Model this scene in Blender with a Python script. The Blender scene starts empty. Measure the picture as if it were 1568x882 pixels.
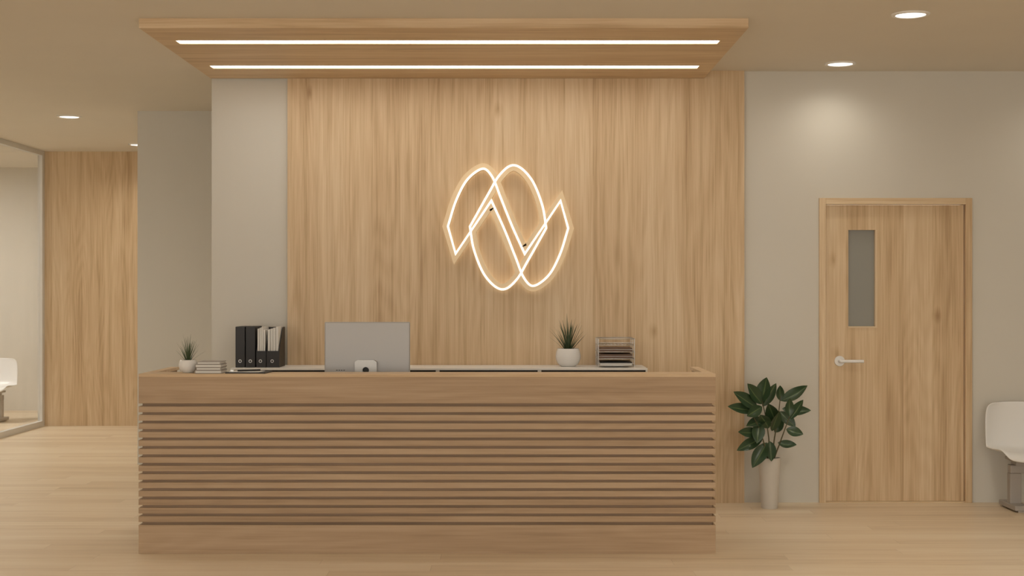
import bpy, bmesh, math, random
from mathutils import Vector, Matrix
random.seed(7)
scene = bpy.context.scene
scene.view_settings.view_transform = 'Standard'
scene.view_settings.look = 'None'
COL = scene.collection

# ------------------------------------------------------------ materials
def newmat(name):
    m = bpy.data.materials.new(name); m.use_nodes = True
    nt = m.node_tree
    b = nt.nodes['Principled BSDF']
    return m, nt, b

def plain(name, col, rough=0.5, metal=0.0, bump=0.0, bscale=200, var=0.03, spec=0.5):
    m, nt, b = newmat(name)
    N, L = nt.nodes, nt.links
    tc = N.new('ShaderNodeTexCoord')
    no = N.new('ShaderNodeTexNoise'); no.inputs['Scale'].default_value = 1.7; no.inputs['Detail'].default_value = 3
    L.new(tc.outputs['Object'], no.inputs['Vector'])
    mx = N.new('ShaderNodeMix'); mx.data_type = 'RGBA'
    L.new(no.outputs[0], mx.inputs[0])
    mx.inputs[6].default_value = (*[c*(1-var) for c in col], 1)
    mx.inputs[7].default_value = (*[min(1, c*(1+var)) for c in col], 1)
    L.new(mx.outputs[2], b.inputs['Base Color'])
    b.inputs['Roughness'].default_value = rough
    b.inputs['Metallic'].default_value = metal
    b.inputs['Specular IOR Level'].default_value = spec
    if bump > 0:
        n2 = N.new('ShaderNodeTexNoise'); n2.inputs['Scale'].default_value = bscale
        L.new(tc.outputs['Object'], n2.inputs['Vector'])
        bp = N.new('ShaderNodeBump'); bp.inputs['Strength'].default_value = bump; bp.inputs['Distance'].default_value = 0.002
        L.new(n2.outputs[0], bp.inputs['Height']); L.new(bp.outputs[0], b.inputs['Normal'])
    return m

def emis(name, col, s):
    m, nt, b = newmat(name)
    b.inputs['Base Color'].default_value = (0.8, 0.8, 0.8, 1)
    b.inputs['Emission Color'].default_value = (*col, 1)
    b.inputs['Emission Strength'].default_value = s
    return m

def wood(name, g, c, dark, mid, light, plank=0.15, length=None, rough=0.5, knots=True, seam=0.0, pv=0.22, seed=0.0, contrast=1.0):
    m, nt, b = newmat(name)
    N, L = nt.nodes, nt.links
    def M(op, a, bb=None, cc=None, clamp=False):
        n = N.new('ShaderNodeMath'); n.operation = op; n.use_clamp = clamp
        for i, v in enumerate((a, bb, cc)):
            if v is None: continue
            if isinstance(v, (int, float)): n.inputs[i].default_value = v
            else: L.new(v, n.inputs[i])
        return n.outputs[0]
    tc = N.new('ShaderNodeTexCoord')
    sp = N.new('ShaderNodeSeparateXYZ'); L.new(tc.outputs['Object'], sp.inputs[0])
    ax = {'x': sp.outputs[0], 'y': sp.outputs[1], 'z': sp.outputs[2]}
    o = [k for k in 'xyz' if k not in (g, c)][0]
    G, C, O = ax[g], ax[c], ax[o]
    ci = M('DIVIDE', M('ADD', C, 50.0+seed), plank)
    idx = M('FLOOR', ci)
    wn = N.new('ShaderNodeTexWhiteNoise'); wn.noise_dimensions = '1D'; L.new(idx, wn.inputs['W'])
    r = wn.outputs['Value']
    fr = M('FRACT', ci)
    seams = None
    if length:
        gi = M('ADD', M('DIVIDE', M('ADD', G, 40.0), length), M('MULTIPLY', r, 7.3))
        idx2 = M('FLOOR', gi)
        wn2 = N.new('ShaderNodeTexWhiteNoise'); wn2.noise_dimensions = '2D'
        cb = N.new('ShaderNodeCombineXYZ'); L.new(idx, cb.inputs[0]); L.new(idx2, cb.inputs[1])
        L.new(cb.outputs[0], wn2.inputs['Vector'])
        r = wn2.outputs['Value']
        seams = M('LESS_THAN', M('FRACT', gi), 0.004/length)
    W = M('MULTIPLY', r, 37.0)
    def noise(sc, sg, detail, dist=0.0, rough_=0.5):
        cb = N.new('ShaderNodeCombineXYZ')
        L.new(M('MULTIPLY', C, sc), cb.inputs[0]); L.new(M('MULTIPLY', O, sc), cb.inputs[1]); L.new(M('MULTIPLY', G, sg), cb.inputs[2])
        n = N.new('ShaderNodeTexNoise'); n.noise_dimensions = '4D'
        L.new(cb.outputs[0], n.inputs['Vector']); L.new(W, n.inputs['W'])
        n.inputs['Scale'].default_value = 1.0; n.inputs['Detail'].default_value = detail
        n.inputs['Distortion'].default_value = dist; n.inputs['Roughness'].default_value = rough_
        return n.outputs[0]
    A = noise(19, 0.75, 3, 0.25)
    B = noise(110, 2.4, 4, 0.0, 0.6)
    R = noise(4, 0.40, 1.0, 0.2)
    ring = M('MULTIPLY_ADD', M('SINE', M('MULTIPLY', R, 110.0)), 0.5, 0.5)
    s = M('MULTIPLY', M('SUBTRACT', A, 0.5), 1.05*contrast)
    s = M('ADD', s, M('MULTIPLY', M('SUBTRACT', B, 0.5), 0.9*contrast))
    s = M('ADD', s, M('MULTIPLY', M('SUBTRACT', ring, 0.5), 0.10*contrast))
    s = M('ADD', s, M('MULTIPLY', M('SUBTRACT', r, 0.5), pv))
    s = M('ADD', s, 0.58)
    if knots:
        cb = N.new('ShaderNodeCombineXYZ')
        L.new(M('ADD', M('MULTIPLY', C, 1.6), M('MULTIPLY', A, 0.16)), cb.inputs[0]); L.new(M('ADD', M('MULTIPLY', G, 0.9), M('MULTIPLY', B, 0.05)), cb.inputs[1])
        v = N.new('ShaderNodeTexVoronoi'); v.voronoi_dimensions = '2D'; v.inputs['Scale'].default_value = 1.0
        L.new(cb.outputs[0], v.inputs['Vector'])
        mr = N.new('ShaderNodeMapRange'); mr.inputs[1].default_value = 0.0; mr.inputs[2].default_value = 0.06
        mr.inputs[3].default_value = 0.5; mr.inputs[4].default_value = 0.0
        L.new(v.outputs['Distance'], mr.inputs[0])
        sc = N.new('ShaderNodeSeparateColor'); L.new(v.outputs['Color'], sc.inputs[0])
        k = M('MULTIPLY', mr.outputs[0], M('GREATER_THAN', sc.outputs[0], 0.6))
        k = M('MULTIPLY', k, M('ADD', B, 0.3))
        s = M('SUBTRACT', s, k)
    cr = N.new('ShaderNodeValToRGB')
    e = cr.color_ramp.elements
    e[0].position = 0.08; e[0].color = (*dark, 1)
    e[1].position = 0.92; e[1].color = (*light, 1)
    em = e.new(0.5); em.color = (*mid, 1)
    L.new(s, cr.inputs[0])
    colr = cr.outputs[0]
    if seam > 0:
        sm = M('LESS_THAN', fr, 0.0025/plank)
        if seams is not None: sm = M('MAXIMUM', sm, seams)
        mx = N.new('ShaderNodeMix'); mx.data_type = 'RGBA'
        L.new(M('MULTIPLY', sm, seam), mx.inputs[0]); L.new(colr, mx.inputs[6]); mx.inputs[7].default_value = (*[x*0.5 for x in dark], 1)
        colr = mx.outputs[2]
    L.new(colr, b.inputs['Base Color'])
    b.inputs['Roughness'].default_value = rough
    b.inputs['Specular IOR Level'].default_value = 0.35
    bp = N.new('ShaderNodeBump'); bp.inputs['Strength'].default_value = 0.12; bp.inputs['Distance'].default_value = 0.001
    L.new(B, bp.inputs['Height']); L.new(bp.outputs[0], b.inputs['Normal'])
    return m

WD, WM, WL = (0.39, 0.25, 0.132), (0.61, 0.442, 0.267), (0.74, 0.585, 0.395)
DD, DM, DL = (0.24, 0.152, 0.085), (0.40, 0.275, 0.167), (0.50, 0.362, 0.236)
m_wallwood = wood('wood_vertical', 'z', 'x', WD, WM, WL, plank=0.19)
m_farwood = wood('wood_vertical_far', 'z', 'x', WD, WM, WL, plank=0.19, seed=3.3)
m_doorwood = wood('wood_door', 'z', 'x', WD, WM, WL, plank=0.2, seed=7.1)
m_framewood = wood('wood_frame_vertical', 'z', 'x', WD, WM, WL, plank=0.3, seed=1.7, knots=False)
m_framewood_h = wood('wood_frame_horizontal', 'x', 'z', WD, WM, WL, plank=0.3, seed=1.9, knots=False)
m_deskwood = wood('wood_desk', 'x', 'z', DD, DM, DL, plank=0.165, knots=False, pv=0.1, contrast=0.8)
m_slatwood = wood('wood_slat', 'x', 'z', DD, DM, DL, plank=0.047, knots=False, pv=0.35, seed=0.3, contrast=0.8)
m_gapshade = wood('wood_recess_shade', 'x', 'z', (0.18, 0.11, 0.06), (0.26, 0.17, 0.10), (0.33, 0.22, 0.14), plank=0.2, knots=False)  # desk wood darkened to paint the shade between the slats
m_panelwood = wood('wood_canopy', 'x', 'y', WD, WM, WL, plank=0.21, knots=False, seed=0.9, pv=0.15)
m_floor = wood('wood_floor', 'x', 'y', (0.52, 0.39, 0.25), (0.72, 0.575, 0.405), (0.80, 0.68, 0.51), plank=0.16, length=1.9, rough=0.38, knots=False, seam=0.22, pv=0.35, contrast=0.8)
m_wall = plain('wall_paint', (0.63, 0.60, 0.535), 0.75, bump=0.05)
m_ceil = plain('ceiling_paint', (0.72, 0.665, 0.575), 0.85)
m_white = plain('white_lacquer', (0.84, 0.82, 0.78), 0.35)
m_ceramic = plain('white_ceramic', (0.76, 0.74, 0.71), 0.22)
m_plastic = plain('white_plastic', (0.78, 0.77, 0.75), 0.3)
m_greybase = plain('grey_metal_base', (0.36, 0.33, 0.30), 0.45, 0.2)
m_alu = plain('brushed_aluminium', (0.40, 0.39, 0.38), 0.45, 0.3)
m_black = plain('black_board', (0.018, 0.016, 0.016), 0.5)
m_dark = plain('dark_shadow_gap', (0.02, 0.017, 0.014), 0.7)
m_paper = plain('paper', (0.74, 0.72, 0.68), 0.8)
m_greypaper = plain('grey_paper', (0.33, 0.30, 0.27), 0.8)
m_brownpaper = plain('brown_folder', (0.16, 0.10, 0.07), 0.7)
m_wire = plain('wire_silver', (0.62, 0.61, 0.59), 0.3, 0.7)
m_soil = plain('soil', (0.05, 0.03, 0.02), 0.9, bump=0.6, bscale=90)
m_stem = plain('stem', (0.10, 0.09, 0.04), 0.6)
m_spike = plain('succulent_green', (0.06, 0.09, 0.04), 0.45, var=0.3)
m_frost = plain('frosted_door_glass', (0.25, 0.245, 0.215), 0.3)
m_frame = plain('white_aluminium_frame', (0.68, 0.66, 0.62), 0.4)
m_led = emis('led_strip_light', (1.0, 0.97, 0.90), 8.0)
m_logoled = emis('logo_led', (1.0, 0.96, 0.86), 0.92)
m_logohalo = emis('logo_backlight', (1.0, 0.93, 0.80), 1.1)
m_down = emis('downlight_diffuser', (1.0, 0.98, 0.92), 2.0)

def leafmat():
    m, nt, b = newmat('leaf_green'); N, L = nt.nodes, nt.links
    uv = N.new('ShaderNodeTexCoord'); sp = N.new('ShaderNodeSeparateXYZ'); L.new(uv.outputs['UV'], sp.inputs[0])
    a = N.new('ShaderNodeMath'); a.operation = 'SUBTRACT'; L.new(sp.outputs[0], a.inputs[0]); a.inputs[1].default_value = 0.5
    ab = N.new('ShaderNodeMath'); ab.operation = 'ABSOLUTE'; L.new(a.outputs[0], ab.inputs[0])
    cr = N.new('ShaderNodeValToRGB'); e = cr.color_ramp.elements
    e[0].position = 0.0; e[0].color = (0.14, 0.20, 0.08, 1)
    e[1].position = 0.06; e[1].color = (0.034, 0.07, 0.03, 1)
    L.new(ab.outputs[0], cr.inputs[0]); L.new(cr.outputs[0], b.inputs['Base Color'])
    b.inputs['Roughness'].default_value = 0.32
    return m
m_leaf = leafmat()

def glassmat():
    m = bpy.data.materials.new('partition_glass'); m.use_nodes = True
    nt = m.node_tree; N, L = nt.nodes, nt.links; N.clear()
    out = N.new('ShaderNodeOutputMaterial'); mix = N.new('ShaderNodeMixShader'); mix.inputs[0].default_value = 0.16
    tr = N.new('ShaderNodeBsdfTransparent'); tr.inputs[0].default_value = (0.93, 0.93, 0.92, 1)
    gl = N.new('ShaderNodeBsdfGlossy'); gl.inputs['Roughness'].default_value = 0.08
    L.new(tr.outputs[0], mix.inputs[1]); L.new(gl.outputs[0], mix.inputs[2]); L.new(mix.outputs[0], out.inputs[0])
    return m
m_glass = glassmat()

# ------------------------------------------------------------ helpers
def empty(name):
    e = bpy.data.objects.new(name, None); COL.objects.link(e); e.empty_display_size = 0.1
    return e

def addobj(name, me, mat, parent=None, smooth=False):
    o = bpy.data.objects.new(name, me); COL.objects.link(o)
    if mat: me.materials.append(mat)
    if parent: o.parent = parent
    if smooth:
        for p in me.polygons: p.use_smooth = True
    return o

def boxes(name, lst, mat, parent=None, bevel=0.0):
    bm = bmesh.new()
    for (x0, x1, y0, y1, z0, z1) in lst:
        vs = [bm.verts.new((x, y, z)) for x in (x0, x1) for y in (y0, y1) for z in (z0, z1)]
        for f in ((0, 1, 3, 2), (4, 6, 7, 5), (0, 4, 5, 1), (2, 3, 7, 6), (0, 2, 6, 4), (1, 5, 7, 3)):
            bm.faces.new([vs[i] for i in f])
    bmesh.ops.recalc_face_normals(bm, faces=bm.faces[:])
    me = bpy.data.meshes.new(name); bm.to_mesh(me); bm.free()
    o = addobj(name, me, mat, parent)
    if bevel > 0:
        md = o.modifiers.new('bevel', 'BEVEL'); md.width = bevel; md.segments = 2; md.limit_method = 'ANGLE'
    return o

def box(name, x0, x1, y0, y1, z0, z1, mat, parent=None, bevel=0.0):
    return boxes(name, [(x0, x1, y0, y1, z0, z1)], mat, parent, bevel)

def lathe(name, prof, c, mat, parent=None, seg=48):
    bm = bmesh.new(); rings = []
    for r, z in prof:
        if r < 1e-5: rings.append([bm.verts.new((c[0], c[1], c[2]+z))])
        else: rings.append([bm.verts.new((c[0]+r*math.cos(2*math.pi*i/seg), c[1]+r*math.sin(2*math.pi*i/seg), c[2]+z)) for i in range(seg)])
    for a, b in zip(rings, rings[1:]):
        for i in range(seg):
            j = (i+1) % seg
            if len(a) == 1 and len(b) == 1: continue
            if len(a) == 1: bm.faces.new((a[0], b[i], b[j]))
            elif len(b) == 1: bm.faces.new((a[i], a[j], b[0]))
            else: bm.faces.new((a[i], a[j], b[j], b[i]))
    bmesh.ops.recalc_face_normals(bm, faces=bm.faces[:])
    me = bpy.data.meshes.new(name); bm.to_mesh(me); bm.free()
    o = addobj(name, me, mat, parent, True)
    md = o.modifiers.new('es', 'EDGE_SPLIT'); md.split_angle = math.radians(40)
    return o

def tubes(name, paths, r, mat, parent=None, taper=None):
    cu = bpy.data.curves.new(name, 'CURVE'); cu.dimensions = '3D'; cu.bevel_depth = r; cu.bevel_resolution = 3; cu.use_fill_caps = True
    for pts in paths:
        cyc = False
        if pts[0] == 'cyc': cyc = True; pts = pts[1:]
        sp = cu.splines.new('POLY'); sp.points.add(len(pts)-1); sp.use_cyclic_u = cyc
        for i, p in enumerate(pts):
            sp.points[i].co = (*p, 1)
            if taper: sp.points[i].radius = 1 - (1-taper)*i/(len(pts)-1)
    cu.materials.append(mat)
    o = bpy.data.objects.new(name, cu); COL.objects.link(o)
    if parent: o.parent = parent
    return o

# ------------------------------------------------------------ room
H = 2.99
WY = 9.86
box('floor', -9, 5.2, -6, 17.6, -0.1, 0, m_floor)
box('ceiling', -9, 5.2, -4, 17.6, H, H+0.1, m_ceil)
boxes('wall_back', [(-2.10, 2.109, WY, WY+.15, 0, H), (3.167, 5.2, WY, WY+.15, 0, H), (2.109, 3.167, WY, WY+.15, 2.11, H)], m_wall)
box('wall_return', -2.10, -1.95, WY+.15, 12.03, 0, H, m_wall)
box('wall_alcove', -3.19, -1.95, 12.03, 12.18, 0, H, m_wall)
box('wall_corridor', -3.19, -3.04, 12.18, 15.5, 0, H, m_wall)
box('wall_far', -5.14, -3.04, 15.5, 15.62, 0, H, m_farwood)
box('wall_right', 5.2, 5.35, -4, WY+.15, 0, H, m_wall)
box('wall_meeting_back', -9, -5.09, 17.5, 17.6, 0, H, m_wall)
box('wall_meeting_side', -5.14, -5.09, 15.62, 17.5, 0, H, m_wall)
box('wall_left', -9.15, -9, -4, 17.6, 0, H, m_wall)
box('wall_wood_panel', -1.57, 1.588, WY-.03, WY-.0005, 0, H-.0005, m_wallwood)

# glass partition
gp = empty('glass_partition')
box('glass_pane', -5.15, -5.14, 3.0, 15.44, 0.06, H-.05, m_glass, gp)
boxes('frame', [(-5.17, -5.12, 15.42, 15.49, 0.0, H-.001), (-5.17, -5.12, 13.0, 13.05, 0.06, H-.05), (-5.17, -5.12, 10.5, 10.55, 0.06, H-.05),
     (-5.17, -5.12, 8.0, 8.05, 0.06, H-.05), (-5.17, -5.12, 3, 15.42, 0.0, 0.06), (-5.17, -5.12, 3, 15.42, H-.05, H-.001)], m_frame, gp)

# ------------------------------------------------------------ door
d = empty('door_1')
boxes('frame_jambs', [(2.109, 2.154, WY-.02, WY+.12, 0, 2.11), (3.122, 3.167, WY-.02, WY+.12, 0, 2.11)], m_framewood, d, .002)
box('frame_head', 2.154, 3.122, WY-.02, WY+.12, 2.066, 2.11, m_framewood_h, d, .002)
yl0, yl1 = WY+.015, WY+.06
boxes('leaf', [(2.158, 2.317, yl0, yl1, .008, 2.062), (2.516, 3.118, yl0, yl1, .008, 2.062),
      (2.317, 2.516, yl0, yl1, .008, 1.21), (2.317, 2.516, yl0, yl1, 1.89, 2.062)], m_doorwood, d)
box('vision_glass', 2.317, 2.516, yl0+.03, yl0+.036, 1.21, 1.89, m_frost, d)
boxes('vision_bead', [(2.503, 2.516, yl0-.004, yl0+.03, 1.21, 1.89), (2.317, 2.503, yl0-.004, yl0+.03, 1.21, 1.221)], plain('light_bead', (.68, .53, .35), .5), d)
box('threshold', 2.154, 3.122, WY-.01, WY+.12, 0, 0.007, m_framewood_h, d)
def cyl_y(name, cx, cz, r, y0, y1, mat, parent, seg=32):
    bm = bmesh.new()
    a = [bm.verts.new((cx+r*math.cos(2*math.pi*i/seg), y0, cz+r*math.sin(2*math.pi*i/seg))) for i in range(seg)]
    b = [bm.verts.new((cx+r*math.cos(2*math.pi*i/seg), y1, cz+r*math.sin(2*math.pi*i/seg))) for i in range(seg)]
    bm.faces.new(a); bm.faces.new(b)
    for i in range(seg): bm.faces.new((a[i], a[(i+1) % seg], b[(i+1) % seg], b[i]))
    bmesh.ops.recalc_face_normals(bm, faces=bm.faces[:])
    me = bpy.data.meshes.new(name); bm.to_mesh(me); bm.free()
    o = addobj(name, me, mat, parent)
    md = o.modifiers.new('b', 'BEVEL'); md.width = min(.003, r*.3); md.segments = 2; md.limit_method = 'ANGLE'
    return o
cyl_y('handle_rose', 2.255, .98, .036, yl0-.012, yl0, m_plastic, d)
tubes('handle_lever', [[(2.255, yl0-.01, .98), (2.255, yl0-.05, .98), (2.262, yl0-.056, .98), (2.41, yl0-.056, .98)]], .0115, m_plastic, d)

# ------------------------------------------------------------ canopy with leds
cn = empty('ceiling_canopy_light')
cx0, cx1, cy0, cy1, cz0, cz1 = -2.10, 1.307, 7.95, WY-.031, 2.935, H-.0005
s1 = (8.35, 8.46); s2 = (9.28, 9.39); sx0, sx1 = -1.99, 1.205
boxes('canopy_board', [(cx0, cx1, cy0, s1[0], cz0, cz1), (cx0, cx1, s1[1], s2[0], cz0, cz1), (cx0, cx1, s2[1], cy1, cz0, cz1),
      (cx0, sx0, s1[0], s1[1], cz0, cz1), (sx1, cx1, s1[0], s1[1], cz0, cz1), (cx0, sx0, s2[0], s2[1], cz0, cz1), (sx1, cx1, s2[0], s2[1], cz0, cz1)], m_panelwood, cn)
boxes('led_diffuser', [(sx0, sx1, s1[0], s1[1], cz0+.008, cz0+.02), (sx0, sx1, s2[0], s2[1], cz0+.008, cz0+.02)], m_led, cn)

# ------------------------------------------------------------ downlights
def downlight(x, y, power):
    e = empty('recessed_downlight')
    lathe('trim_ring', [(.082, -.001), (.082, -.008), (.090, -.011), (.102, -.008), (.105, -.0005)], (x, y, H), m_white, e)
    lathe('diffuser', [(0, -.005), (.083, -.005)], (x, y, H), m_down, e)
    ld = bpy.data.lights.new('lamp', 'SPOT'); ld.energy = power; ld.spot_size = math.radians(160); ld.spot_blend = 1.0
    ld.shadow_soft_size = 0.08; ld.color = (1.0, 0.93, 0.81)
    lo = bpy.data.objects.new('lamp', ld); COL.objects.link(lo); lo.location = (x, y, H-.03); lo.parent = e
P = 44
for (x, y, p) in [(2.18, 9.52, 11), (2.18, 7.83, P), (2.18, 6.1, P), (2.18, 3.6, P), (2.18, 1.0, P), (4.0, 9.52, 14), (4.0, 6.1, P), (4.0, 2.5, P),
               (-3.88, 12.39, P), (-3.9, 14.75, 34), (-3.88, 10.0, P), (-3.88, 7.6, P), (-3.88, 5.0, P), (-3.88, 1.5, P), (-0.85, 5.0, P), (-0.85, 2.5, P)]:  # unseen ones well in front of the desk are added for room lighting
    downlight(x, y, p)
# meeting-room ceiling panels
m_pd = emis('panel_diffuser', (1, .98, .94), 20.0)
for (x, y) in [(-7.0, 15.3), (-7.0, 11.0)]:
    e = empty('ceiling_panel_light')
    boxes('frame', [(x-.62, x+.62, y-.62, y-.6, H-.02, H-.001), (x-.62, x+.62, y+.6, y+.62, H-.02, H-.001), (x-.62, x-.6, y-.6, y+.6, H-.02, H-.001), (x+.6, x+.62, y-.6, y+.6, H-.02, H-.001)], m_frame, e)
    box('diffuser', x-.6, x+.6, y-.6, y+.6, H-.012, H-.002, m_pd, e)

# ------------------------------------------------------------ reception desk
rd = empty('reception_desk')
X0, X1, Y0, Y1 = -2.097, 1.121, 7.93, 8.68
t = 0.018
def ring(z0, z1, x0, x1, y0, y1, th):
    return [(x0, x1, y0, y0+th, z0, z1), (x0, x0+th, y0+th, y1, z0, z1), (x1-th, x1, y0+th, y1, z0, z1)]
boxes('core', ring(0.002, 0.985, X0+t, X1-t, Y0+t, Y1, .02), m_gapshade, rd)
boxes('base_board', ring(0.0, 0.160, X0, X1, Y0, Y1, t), m_deskwood, rd, .0015)
boxes('upper_board', ring(0.838, 0.985, X0, X1, Y0, Y1, t), m_deskwood, rd, .0015)
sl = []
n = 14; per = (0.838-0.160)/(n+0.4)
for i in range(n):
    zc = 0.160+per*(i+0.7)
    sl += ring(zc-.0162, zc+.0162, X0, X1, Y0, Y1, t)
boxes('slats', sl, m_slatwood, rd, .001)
m_top = wood('wood_counter', 'x', 'y', (0.42, .28, .16), (.58, .42, .26), (.68, .53, .36), plank=.2, knots=False, pv=.1)
boxes('counter_top', [(X0, X1, Y0, Y0+.19, .985, 1.003), (X0, X0+.05, Y0+.19, Y1, .985, 1.003), (X1-.05, X1, Y0+.19, Y1, .985, 1.003)], m_top, rd, .001)
box('work_surface', X0+t+.02, X1-t-.02, Y0+t+.02, Y1, .735, .76, m_white, rd)

# ------------------------------------------------------------ back cabinet
bc = empty('storage_credenza')
cz = .955; by0, by1 = 9.42, WY-.035
box('top', -1.88, .88, by0-.01, by1, cz-.013, cz, m_white, bc, .001)
xs = [-1.88, -1.19, -.51, .165, .88]
boxes('panels', [(x-.012 if i else x, x+.012 if i < 4 else x, by0, by1, .0, cz-.013) for i, x in enumerate(xs)] +
      [(-1.88, .88, by1-.01, by1, .0, cz-.013)], m_white, bc)
boxes('doors', [(xs[i]+.014, xs[i+1]-.014, by0+.001, by0+.018, .02, cz-.048) for i in range(4)], m_white, bc)
boxes('finger_gap_shade', [(xs[i]+.012, xs[i+1]-.012, by0+.019, by0+.029, .02, cz-.013) for i in range(4)], m_dark, bc)  # near-black backing behind the doors paints the shade in the gaps

# ------------------------------------------------------------ monitor (rear view)
mo = empty('desktop_monitor')
mx0, mx1, my = -1.112, -.612, 8.32
box('screen_body', mx0, mx1, my, my+.018, .935, 1.284, m_alu, mo, .006)
box('screen_face', mx0+.01, mx1-.01, my+.018, my+.0195, 1.0, 1.275, m_black, mo)
sc = -.868
bm = bmesh.new(); seg = 24; zc, hr, hw = 1.003, .019, .064
def sq(a):
    c_, s_ = math.cos(a), math.sin(a)
    k = 1/max(abs(c_)/hw, abs(s_)/.060)
    return c_*k, s_*k
fr_ = []
for i in range(seg):
    a = 2*math.pi*(i+.5)/seg
    ox, oz = sq(a); ix, iz = hr*math.cos(a), hr*math.sin(a)
    fr_.append((bm.verts.new((sc+ox, my-.03, zc+oz)), bm.verts.new((sc+ix, my-.03, zc+iz)), bm.verts.new((sc+ox, my-.001, zc+oz)), bm.verts.new((sc+ix, my-.001, zc+iz))))
for i in range(seg):
    p, q = fr_[i], fr_[(i+1) % seg]
    bm.faces.new((p[0], q[0], q[1], p[1])); bm.faces.new((p[1], q[1], q[3], p[3])); bm.faces.new((p[0], p[2], q[2], q[0]))
bmesh.ops.recalc_face_normals(bm, faces=bm.faces[:])
me = bpy.data.meshes.new('stand_neck'); bm.to_mesh(me); bm.free()
addobj('stand_neck', me, plain('stand_alu', (.50, .49, .47), .35, .3), mo)
cyl_y('cable_hole', sc, zc, .0185, my-.004, my-.0005, m_black, mo)
boxes('stand_foot', [(sc-.064, sc+.064, my-.03, my-.001, .77, .943), (sc-.095, sc+.095, my-.09, my+.13, .7605, .77)], m_alu, mo, .002)
boxes('vents', [(mx0+.068+i*.014, mx0+.077+i*.014, my-.001, my+.001, 1.0, 1.004) for i in range(4)], m_black, mo)

# ------------------------------------------------------------ plants
def blade(bm, base, ang, length, lean, w, curl):
    pts = []; n = 7
    for i in range(n+1):
        s = i/n
        out = length*math.sin(lean)*s + curl*s*s*length
        up = length*math.cos(lean)*s - curl*.5*s*s*length
        pts.append(Vector(base)+Vector((math.cos(ang)*out, math.sin(ang)*out, up)))
    side = Vector((-math.sin(ang), math.cos(ang), 0))
    prev = None
    for i, p in enumerate(pts):
        s = i/n; ww = w*(1-s)**.7 + .0003
        inn = Vector((math.cos(ang), math.sin(ang), 0))*ww*.35
        row = [bm.verts.new(p-side*ww), bm.verts.new(p+inn), bm.verts.new(p+side*ww)]
        if prev:
            for a in range(2): bm.faces.new((prev[a], prev[a+1], row[a+1], row[a]))
        prev = row
def spiky(name, c, potr, poth, n, length, w):
    e = empty(name)
    prof = [(0, 0.001), (potr*.55, 0), (potr*.82, poth*.16), (potr*.98, poth*.42), (potr, poth*.6), (potr*.93, poth*.85), (potr*.84, poth), (potr*.78, poth), (potr*.8, poth*.86), (potr*.8, poth*.8)]
    lathe('pot', prof, c, m_ceramic, e)
    lathe('soil', [(0, poth*.84), (potr*.82, poth*.84)], c, m_soil, e)
    bm = bmesh.new()
    for i in range(n):
        f = i/n
        a = i*2.399; lean = .04+.85*f**1.3*random.uniform(.6, 1.1)
        L_ = length*random.uniform(.72, 1.0)*(1-.42*f)
        rr = potr*.25*f
        blade(bm, (c[0]+rr*math.cos(a), c[1]+rr*math.sin(a), c[2]+poth*.82), a, L_, lean, w*random.uniform(.8, 1.1), random.uniform(0, .2))
    me = bpy.data.meshes.new('leaves'); bm.to_mesh(me); bm.free()
    addobj('leaves', me, m_spike, e, True)
spiky('potted_succulent', (-1.848, 8.05, 1.0035), .052, .072, 32, .18, .0036)
spiky('potted_air_plant', (.362, 9.62, cz+.0005), .085, .122, 42, .285, .006)

# floor plant
fp = empty('potted_rubber_plant')
pc = (1.72, 9.6, 0.0)
lathe('pot', [(0, .001), (.052, 0), (.056, .01), (.074, .335), (.075, .342), (.068, .342), (.066, .31)], pc, plain('pot_grey_white', (.64, .61, .56), .4), fp)
lathe('soil', [(0, .318), (.067, .318)], pc, m_soil, fp)
def P2(px, py, dy=0):
    return Vector((1.72+(px-1177)/226.0, 9.6+dy, 1.46+(447-py)/226.0))
stems = [
    [P2(1178, 704), P2(1176, 670), P2(1172, 640), P2(1165, 610)],
    [P2(1181, 704, .01), P2(1186, 670, .03), P2(1192, 640, .04), P2(1196, 606, .05)],
    [P2(1175, 704, -.01), P2(1168, 680, -.04), P2(1160, 655, -.06), P2(1148, 632, -.07)],
    [P2(1183, 704, 0), P2(1190, 680, -.04), P2(1198, 655, -.06), P2(1205, 635, -.07)],
]
tubes('stems', stems, .0055, m_stem, fp, taper=.5)
def leaf(bm, uvl, base, tip, w, face, bend):
    base, tip = Vector(base), Vector(tip)
    ax_ = tip-base; L_ = ax_.length; t_ = ax_.normalized()
    face = Vector(face); nrm = (face - t_*face.dot(t_)).normalized(); side = t_.cross(nrm)
    nu, nv = 4, 10; rows = []
    for j in range(nv+1):
        s = j/nv
        ww = w*.5*(math.sin(math.pi*s**.9)**.85 if 0 < s < 1 else 0)+.0012
        cpt = base+ax_*s + nrm*(bend*L_*math.sin(math.pi*s))
        row = []
        for i in range(-nu//2, nu//2+1):
            u = i/(nu/2)
            row.append((bm.verts.new(cpt+side*ww*u+nrm*ww*.35*(abs(u)**1.3)), (u*.5+.5, s)))
        rows.append(row)
    for a, b in zip(rows, rows[1:]):
        for i in range(len(a)-1):
            f = bm.faces.new((a[i][0], a[i+1][0], b[i+1][0], b[i][0]))
            for lp, q in zip(f.loops, (a[i], a[i+1], b[i+1], b[i])): lp[uvl].uv = q[1]
bm = bmesh.new(); uvl = bm.loops.layers.uv.new('UVMap')
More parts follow.
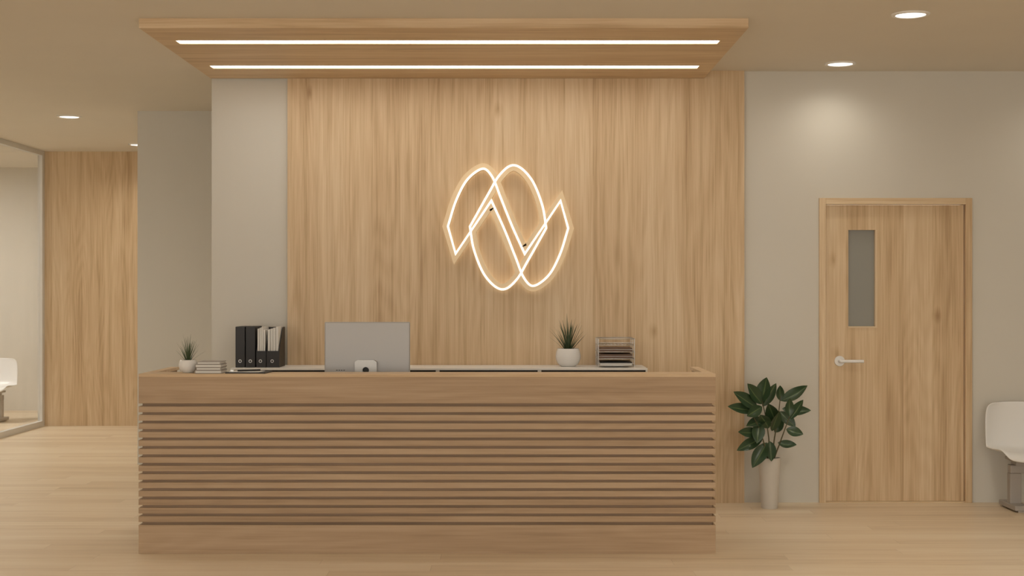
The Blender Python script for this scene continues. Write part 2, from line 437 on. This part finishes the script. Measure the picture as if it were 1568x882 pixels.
LV = [ # base, tip, width, depth base, depth tip
    ((1165, 615), (1172, 577), 20, 0, -.02), ((1166, 618), (1141, 586), 18, 0, -.06), ((1167, 622), (1186, 586), 14, .01, -.03),
    ((1158, 624), (1119, 598), 18, -.02, -.09), ((1152, 628), (1110, 620), 15, -.04, -.10),
    ((1165, 622), (1138, 634), 15, -.02, -.13), ((1196, 614), (1194, 590), 11, .05, .02), ((1196, 614), (1235, 590), 17, .05, .0),
    ((1198, 626), (1238, 627), 15, .04, -.05), ((1195, 630), (1214, 652), 15, .04, -.06),
    ((1205, 640), (1224, 610), 14, -.07, -.10), ((1200, 655), (1224, 662), 14, -.06, -.1), ((1188, 648), (1172, 616), 17, .03, -.08),
    ((1172, 640), (1138, 650), 15, 0, -.10), ((1163, 660), (1125, 658), 14, -.06, -.12), ((1165, 668), (1123, 686), 15, -.05, -.12),
    ((1172, 676), (1146, 712), 19, -.03, -.13), ((1178, 675), (1176, 703), 14, 0, -.10),
    ((1188, 676), (1214, 678), 13, -.04, -.1), ((1182, 660), (1190, 628), 14, .03, -.06), ((1160, 645), (1153, 675), 17, -.05, -.13),
    ((1186, 662), (1203, 640), 14, .03, .1), ((1205, 636), (1204, 608), 12, -.07, -.09), ((1176, 655), (1158, 632), 16, 0, -.12)]
for (b0, t0, w, d0, d1) in LV:
    face = Vector((random.uniform(-.5, .5), -1, random.uniform(.2, .9)))
    leaf(bm, uvl, P2(*b0, d0), P2(*t0, d1), w/226.0*1.15, face, random.uniform(-.12, -.02))
me = bpy.data.meshes.new('leaves'); bm.to_mesh(me); bm.free()
addobj('leaves', me, m_leaf, fp, True)

# ------------------------------------------------------------ books & clipboard
bk = empty('book_stack')
z = 1.0035
for i, (th, x0, x1) in enumerate([(.018, -1.787, -1.638), (.015, -1.78, -1.642), (.017, -1.785, -1.64), (.014, -1.775, -1.645)]):
    boxes('book_%d_cover' % i, [(x0, x1, 7.95, 8.11, z, z+.003), (x0, x1, 7.95, 8.11, z+th-.003, z+th), (x0, x0+.002, 7.95, 8.11, z+.003, z+th-.003)], m_greypaper, bk)
    box('book_%d_pages' % i, x0+.002, x1-.004, 7.953, 8.107, z+.003, z+th-.003, m_paper, bk)
    z += th+.0005
cb_ = empty('clipboard')
box('board', -.115, .115, -.075, .075, 0, .006, m_black, cb_, .001)
box('paper_sheet', -.098, .075, -.060, .068, .0062, .0085, m_paper, cb_)
box('clip', -.1, -.08, -.03, .03, .0086, .017, m_wire, cb_, .001)
tubes('pen', [[(-.05, -.05, .0145), (.06, .02, .0145)]], .0055, m_black, cb_)
cb_.location = (-1.50, 8.03, 1.0035); cb_.rotation_euler = (0, 0, -.1)

# ------------------------------------------------------------ binders
bd = empty('office_binder_row')
zz = cz+.0005
bx = -1.865; fy = 9.50
for i in range(2):
    x0 = bx+i*.0685
    box('binder_%d' % i, x0, x0+.063, fy, fy+.26, zz, zz+.272, m_black, bd, .002)
    cyl_y('binder_%d_ring' % i, x0+.031, zz+.042, .011, fy-.001, fy+.001, m_wire, bd)
    cyl_y('binder_%d_hole' % i, x0+.031, zz+.042, .007, fy-.0018, fy+.001, m_dark, bd)
for i in range(2, 4):
    x0 = bx+i*.0685+.003; x1 = x0+.064+(.02 if i == 3 else 0)
    bm = bmesh.new()
    for (xa, xb) in ((x0, x0+.003), (x1-.003, x1)):
        pr = [(fy, 0), (fy+.24, 0), (fy+.24, .265), (fy+.15, .265), (fy, .11)]
        A_ = [bm.verts.new((xa, y, zz+q)) for y, q in pr]; B_ = [bm.verts.new((xb, y, zz+q)) for y, q in pr]
        bm.faces.new(A_); bm.faces.new(B_)
        for k in range(5): bm.faces.new((A_[k], A_[(k+1) % 5], B_[(k+1) % 5], B_[k]))
    bmesh.ops.recalc_face_normals(bm, faces=bm.faces[:])
    me = bpy.data.meshes.new('file_sides'); bm.to_mesh(me); bm.free()
    addobj('magazine_file_%d_sides' % i, me, m_black, bd)
    boxes('magazine_file_%d_shell' % i, [(x0+.003, x1-.003, fy, fy+.003, zz, zz+.11), (x0+.003, x1-.003, fy+.237, fy+.24, zz, zz+.265), (x0+.003, x1-.003, fy+.003, fy+.237, zz, zz+.003)], m_black, bd)
    k = 4; wd = (x1-x0-.012)/k
    for j in range(k):
        xx = x0+.006+j*wd
        box('magazine_file_%d_paper_%d' % (i, j), xx, xx+wd*.85, fy+.01+.004*(j % 2), fy+.225, zz+.004, zz+.27-.006*((j*3+i) % 4), m_paper, bd)
    cyl_y('magazine_file_%d_ring' % i, (x0+x1)/2-.005, zz+.042, .011, fy-.001, fy+.001, m_wire, bd)
    cyl_y('magazine_file_%d_hole' % i, (x0+x1)/2-.005, zz+.042, .007, fy-.0018, fy+.001, m_dark, bd)

# ------------------------------------------------------------ letter tray
lt = empty('wire_letter_tray')
lx0, lx1, ly0, ly1 = .56, .80, 9.49, 9.78
paths = []
for k, zq in enumerate((.012, .058, .104, .150, .192)):
    zq += cz
    paths.append(['cyc', (lx0, ly0, zq), (lx1, ly0, zq), (lx1, ly1, zq), (lx0, ly1, zq)])
for (x, y) in ((lx0, ly0), (lx1, ly0), (lx0, ly1), (lx1, ly1), (lx0, (ly0+ly1)/2), (lx1, (ly0+ly1)/2)):
    paths.append([(x, y, cz+.003), (x, y, cz+.192)])
tubes('frame', paths, .0028, m_wire, lt)
paths = []
for zq in (.012, .058, .104, .150):
    for i in range(1, 10):
        x = lx0+(lx1-lx0)*i/10
        paths.append([(x, ly0, cz+zq), (x, ly1, cz+zq)])
    paths.append([(lx0, ly0, cz+zq+.016), (lx1, ly0, cz+zq+.016)])
tubes('grid', paths, .0014, m_wire, lt)
for i, (zq, mt, th) in enumerate(((.015, m_paper, .012), (.061, m_brownpaper, .028), (.107, m_brownpaper, .022))):
    box('papers_%d' % i, lx0+.012, lx1-.015, ly0+.01, ly1-.012, cz+zq, cz+zq+th, mt, lt)
box('folder_black', lx0+.012, lx1-.015, ly0+.01, ly1-.012, cz+.0275, cz+.036, m_black, lt)

# ------------------------------------------------------------ illuminated logo
lg = empty('illuminated_wall_logo')
def rot(p): return (1556-p[0], 697-p[1], p[2])
halfA = [(697, 395, 1), (683, 347, 1), (696, 306, 0), (714, 273, 0), (739, 256, 0), (756, 269, 0), (770, 303, 0), (786, 343, 0), (804, 383, 1)]
halfB = [(723, 348, 1), (729, 382, 0), (745, 420, 0), (768, 440, 0), (788, 427, 0), (806, 397, 0)]
def smooth(pts):
    n = len(pts); s0 = next(i for i in range(n) if pts[i][2]); pts = pts[s0:]+pts[:s0]+[pts[s0]]
    out = []; piece = [pts[0]]
    for p in pts[1:]:
        piece.append(p)
        if p[2]:
            q = [Vector(a[:2]) for a in piece]
            if len(q) == 2: out.append(q[0])
            else:
                e_ = [q[0]*2-q[1]]+q+[q[-1]*2-q[-2]]
                for i in range(1, len(e_)-2):
                    for k in range(8):
                        t_ = k/8; a, b, c, dd = e_[i-1:i+3]
                        out.append(.5*((2*b)+(c-a)*t_+(2*a-5*b+4*c-dd)*t_**2+(3*b-a-3*c+dd)*t_**3))
            piece = [p]
    return out
def ribbon(name, pts, w, y0, y1, mat, off=0.0):
    q = [Vector(((p.x-788)/222.5, 1.46+(447-p.y)/222.5)) for p in pts]; n = len(q)
    bm = bmesh.new(); R_ = []
    for i in range(n):
        a = (q[i]-q[i-1]).normalized(); b = (q[(i+1) % n]-q[i]).normalized()
        na, nb = Vector((-a.y, a.x)), Vector((-b.y, b.x)); mm = (na+nb)
        mm = mm.normalized() if mm.length > 1e-4 else na
        k = min(2.0, 1/max(.2, mm.dot(na)))
        o_, i_ = q[i]+mm*(off+w*.5)*k, q[i]+mm*(off-w*.5)*k
        R_.append([bm.verts.new((o_.x, y0, o_.y)), bm.verts.new((i_.x, y0, i_.y)), bm.verts.new((i_.x, y1, i_.y)), bm.verts.new((o_.x, y1, o_.y))])
    for i in range(n):
        a, b = R_[i], R_[(i+1) % n]
        for k in range(4): bm.faces.new((a[k], a[(k+1) % 4], b[(k+1) % 4], b[k]))
    bmesh.ops.recalc_face_normals(bm, faces=bm.faces[:])
    me = bpy.data.meshes.new(name); bm.to_mesh(me); bm.free()
    return addobj(name, me, mat, lg)
loopA = smooth(halfA+[rot(p) for p in halfA]); loopB = smooth(halfB+[rot(p) for p in halfB])
m_logoface = plain('logo_cream_wood', (.90, .70, .44), .4)
yb = WY-.032
for nm, lp, off in (('loop_a', loopA, 0), ('loop_b', loopB, .002)):
    ribbon(nm+'_backlight', lp, .034, yb-.020+off, yb-.010+off, m_logohalo)
    ribbon(nm+'_face', lp, .047, yb-.075+off, yb-.0205+off, m_logoface)
    ribbon(nm+'_led', lp, .014, yb-.0785+off, yb-.0752+off, m_logoled, off=-.014)
boxes('standoffs', [((x-788)/222.5-.006, (x-788)/222.5+.006, yb-.011, yb+.0, 1.46+(447-y)/222.5-.006, 1.46+(447-y)/222.5+.006) for x, y in ((683, 347), (739, 256), (817, 441), (873, 350))], m_frame, lg)

# ------------------------------------------------------------ waiting benches
def bench(ox, oy, nseat, pitch, legx):
    e = empty('waiting_bench')
    prof = [(-.235, .335), (-.232, .362), (-.20, .385), (-.10, .378), (0, .37), (.10, .372), (.165, .40), (.20, .47), (.218, .56), (.232, .64), (.240, .69), (.243, .705)]
    for sidx in range(nseat):
        cx = ox+sidx*pitch
        bm = bmesh.new(); rows = []; m_ = len(prof); nu = 12
        for j, (py, pz) in enumerate(prof):
            s = j/(m_-1)
            hw = .238 if s < .5 else .238-.03*(s-.5)/.5
            if j == 0: hw *= .80
            if j == 1: hw *= .92
            if j == m_-2: hw *= .93
            if j == m_-1: hw *= .75
            row = []
            for i in range(nu+1):
                u = -1+2*i/nu; au = abs(u)**3
                lift = .030*au if 2 <= j <= 5 else (.02*au if j < 2 else 0)
                fwd = -.045*au if j >= 6 else 0
                row.append(bm.verts.new((cx+hw*u, oy+py+fwd, pz+lift)))
            rows.append(row)
        for a, b in zip(rows, rows[1:]):
            for i in range(nu): bm.faces.new((a[i], a[i+1], b[i+1], b[i]))
        bmesh.ops.recalc_face_normals(bm, faces=bm.faces[:])
        me = bpy.data.meshes.new('seat_shell'); bm.to_mesh(me); bm.free()
        o = addobj('seat_shell_%d' % sidx, me, m_plastic, e, True)
        sd = o.modifiers.new('s', 'SOLIDIFY'); sd.thickness = .012; sd.offset = -1
        ss = o.modifiers.new('ss', 'SUBSURF'); ss.levels = 2; ss.render_levels = 2
        boxes('bracket_%d' % sidx, [(cx-.11, cx+.11, oy-.12, oy+.10, .325, .345), (cx-.09, cx+.09, oy-.06, oy+.04, .30, .325)], m_greybase, e, .003)
    box('beam', ox-.12, ox+(nseat-1)*pitch+.12, oy-.04, oy+.02, .245, .30, m_greybase, e, .004)
    for k, lx in enumerate(legx):
        boxes('leg_%d' % k, [(lx-.038, lx+.038, oy-.04, oy+.02, .04, .245), (lx-.05, lx+.05, oy-.17, oy+.15, .012, .045), (lx-.03, lx+.03, oy-.17, oy-.13, 0, .012), (lx-.03, lx+.03, oy+.11, oy+.15, 0, .012)], m_greybase, e, .004)
bench(3.44, 9.56, 3, .53, (3.355, 4.55))
bench(-6.93, 16.0, 3, .53, (-6.9, -5.79))

# ------------------------------------------------------------ world, camera
w = bpy.data.worlds.new('World'); scene.world = w; w.use_nodes = True
bg = w.node_tree.nodes['Background']; bg.inputs[0].default_value = (1.0, 0.955, 0.88, 1); bg.inputs[1].default_value = 3.1
cam = bpy.data.cameras.new('camera'); co = bpy.data.objects.new('camera', cam); COL.objects.link(co)
co.location = (0, 0, 1.46); co.rotation_euler = (math.radians(90), 0, 0)
cam.lens = 50; cam.sensor_width = 36; cam.shift_x = -0.00255; cam.shift_y = 0.0038
cam.clip_end = 100
scene.camera = co
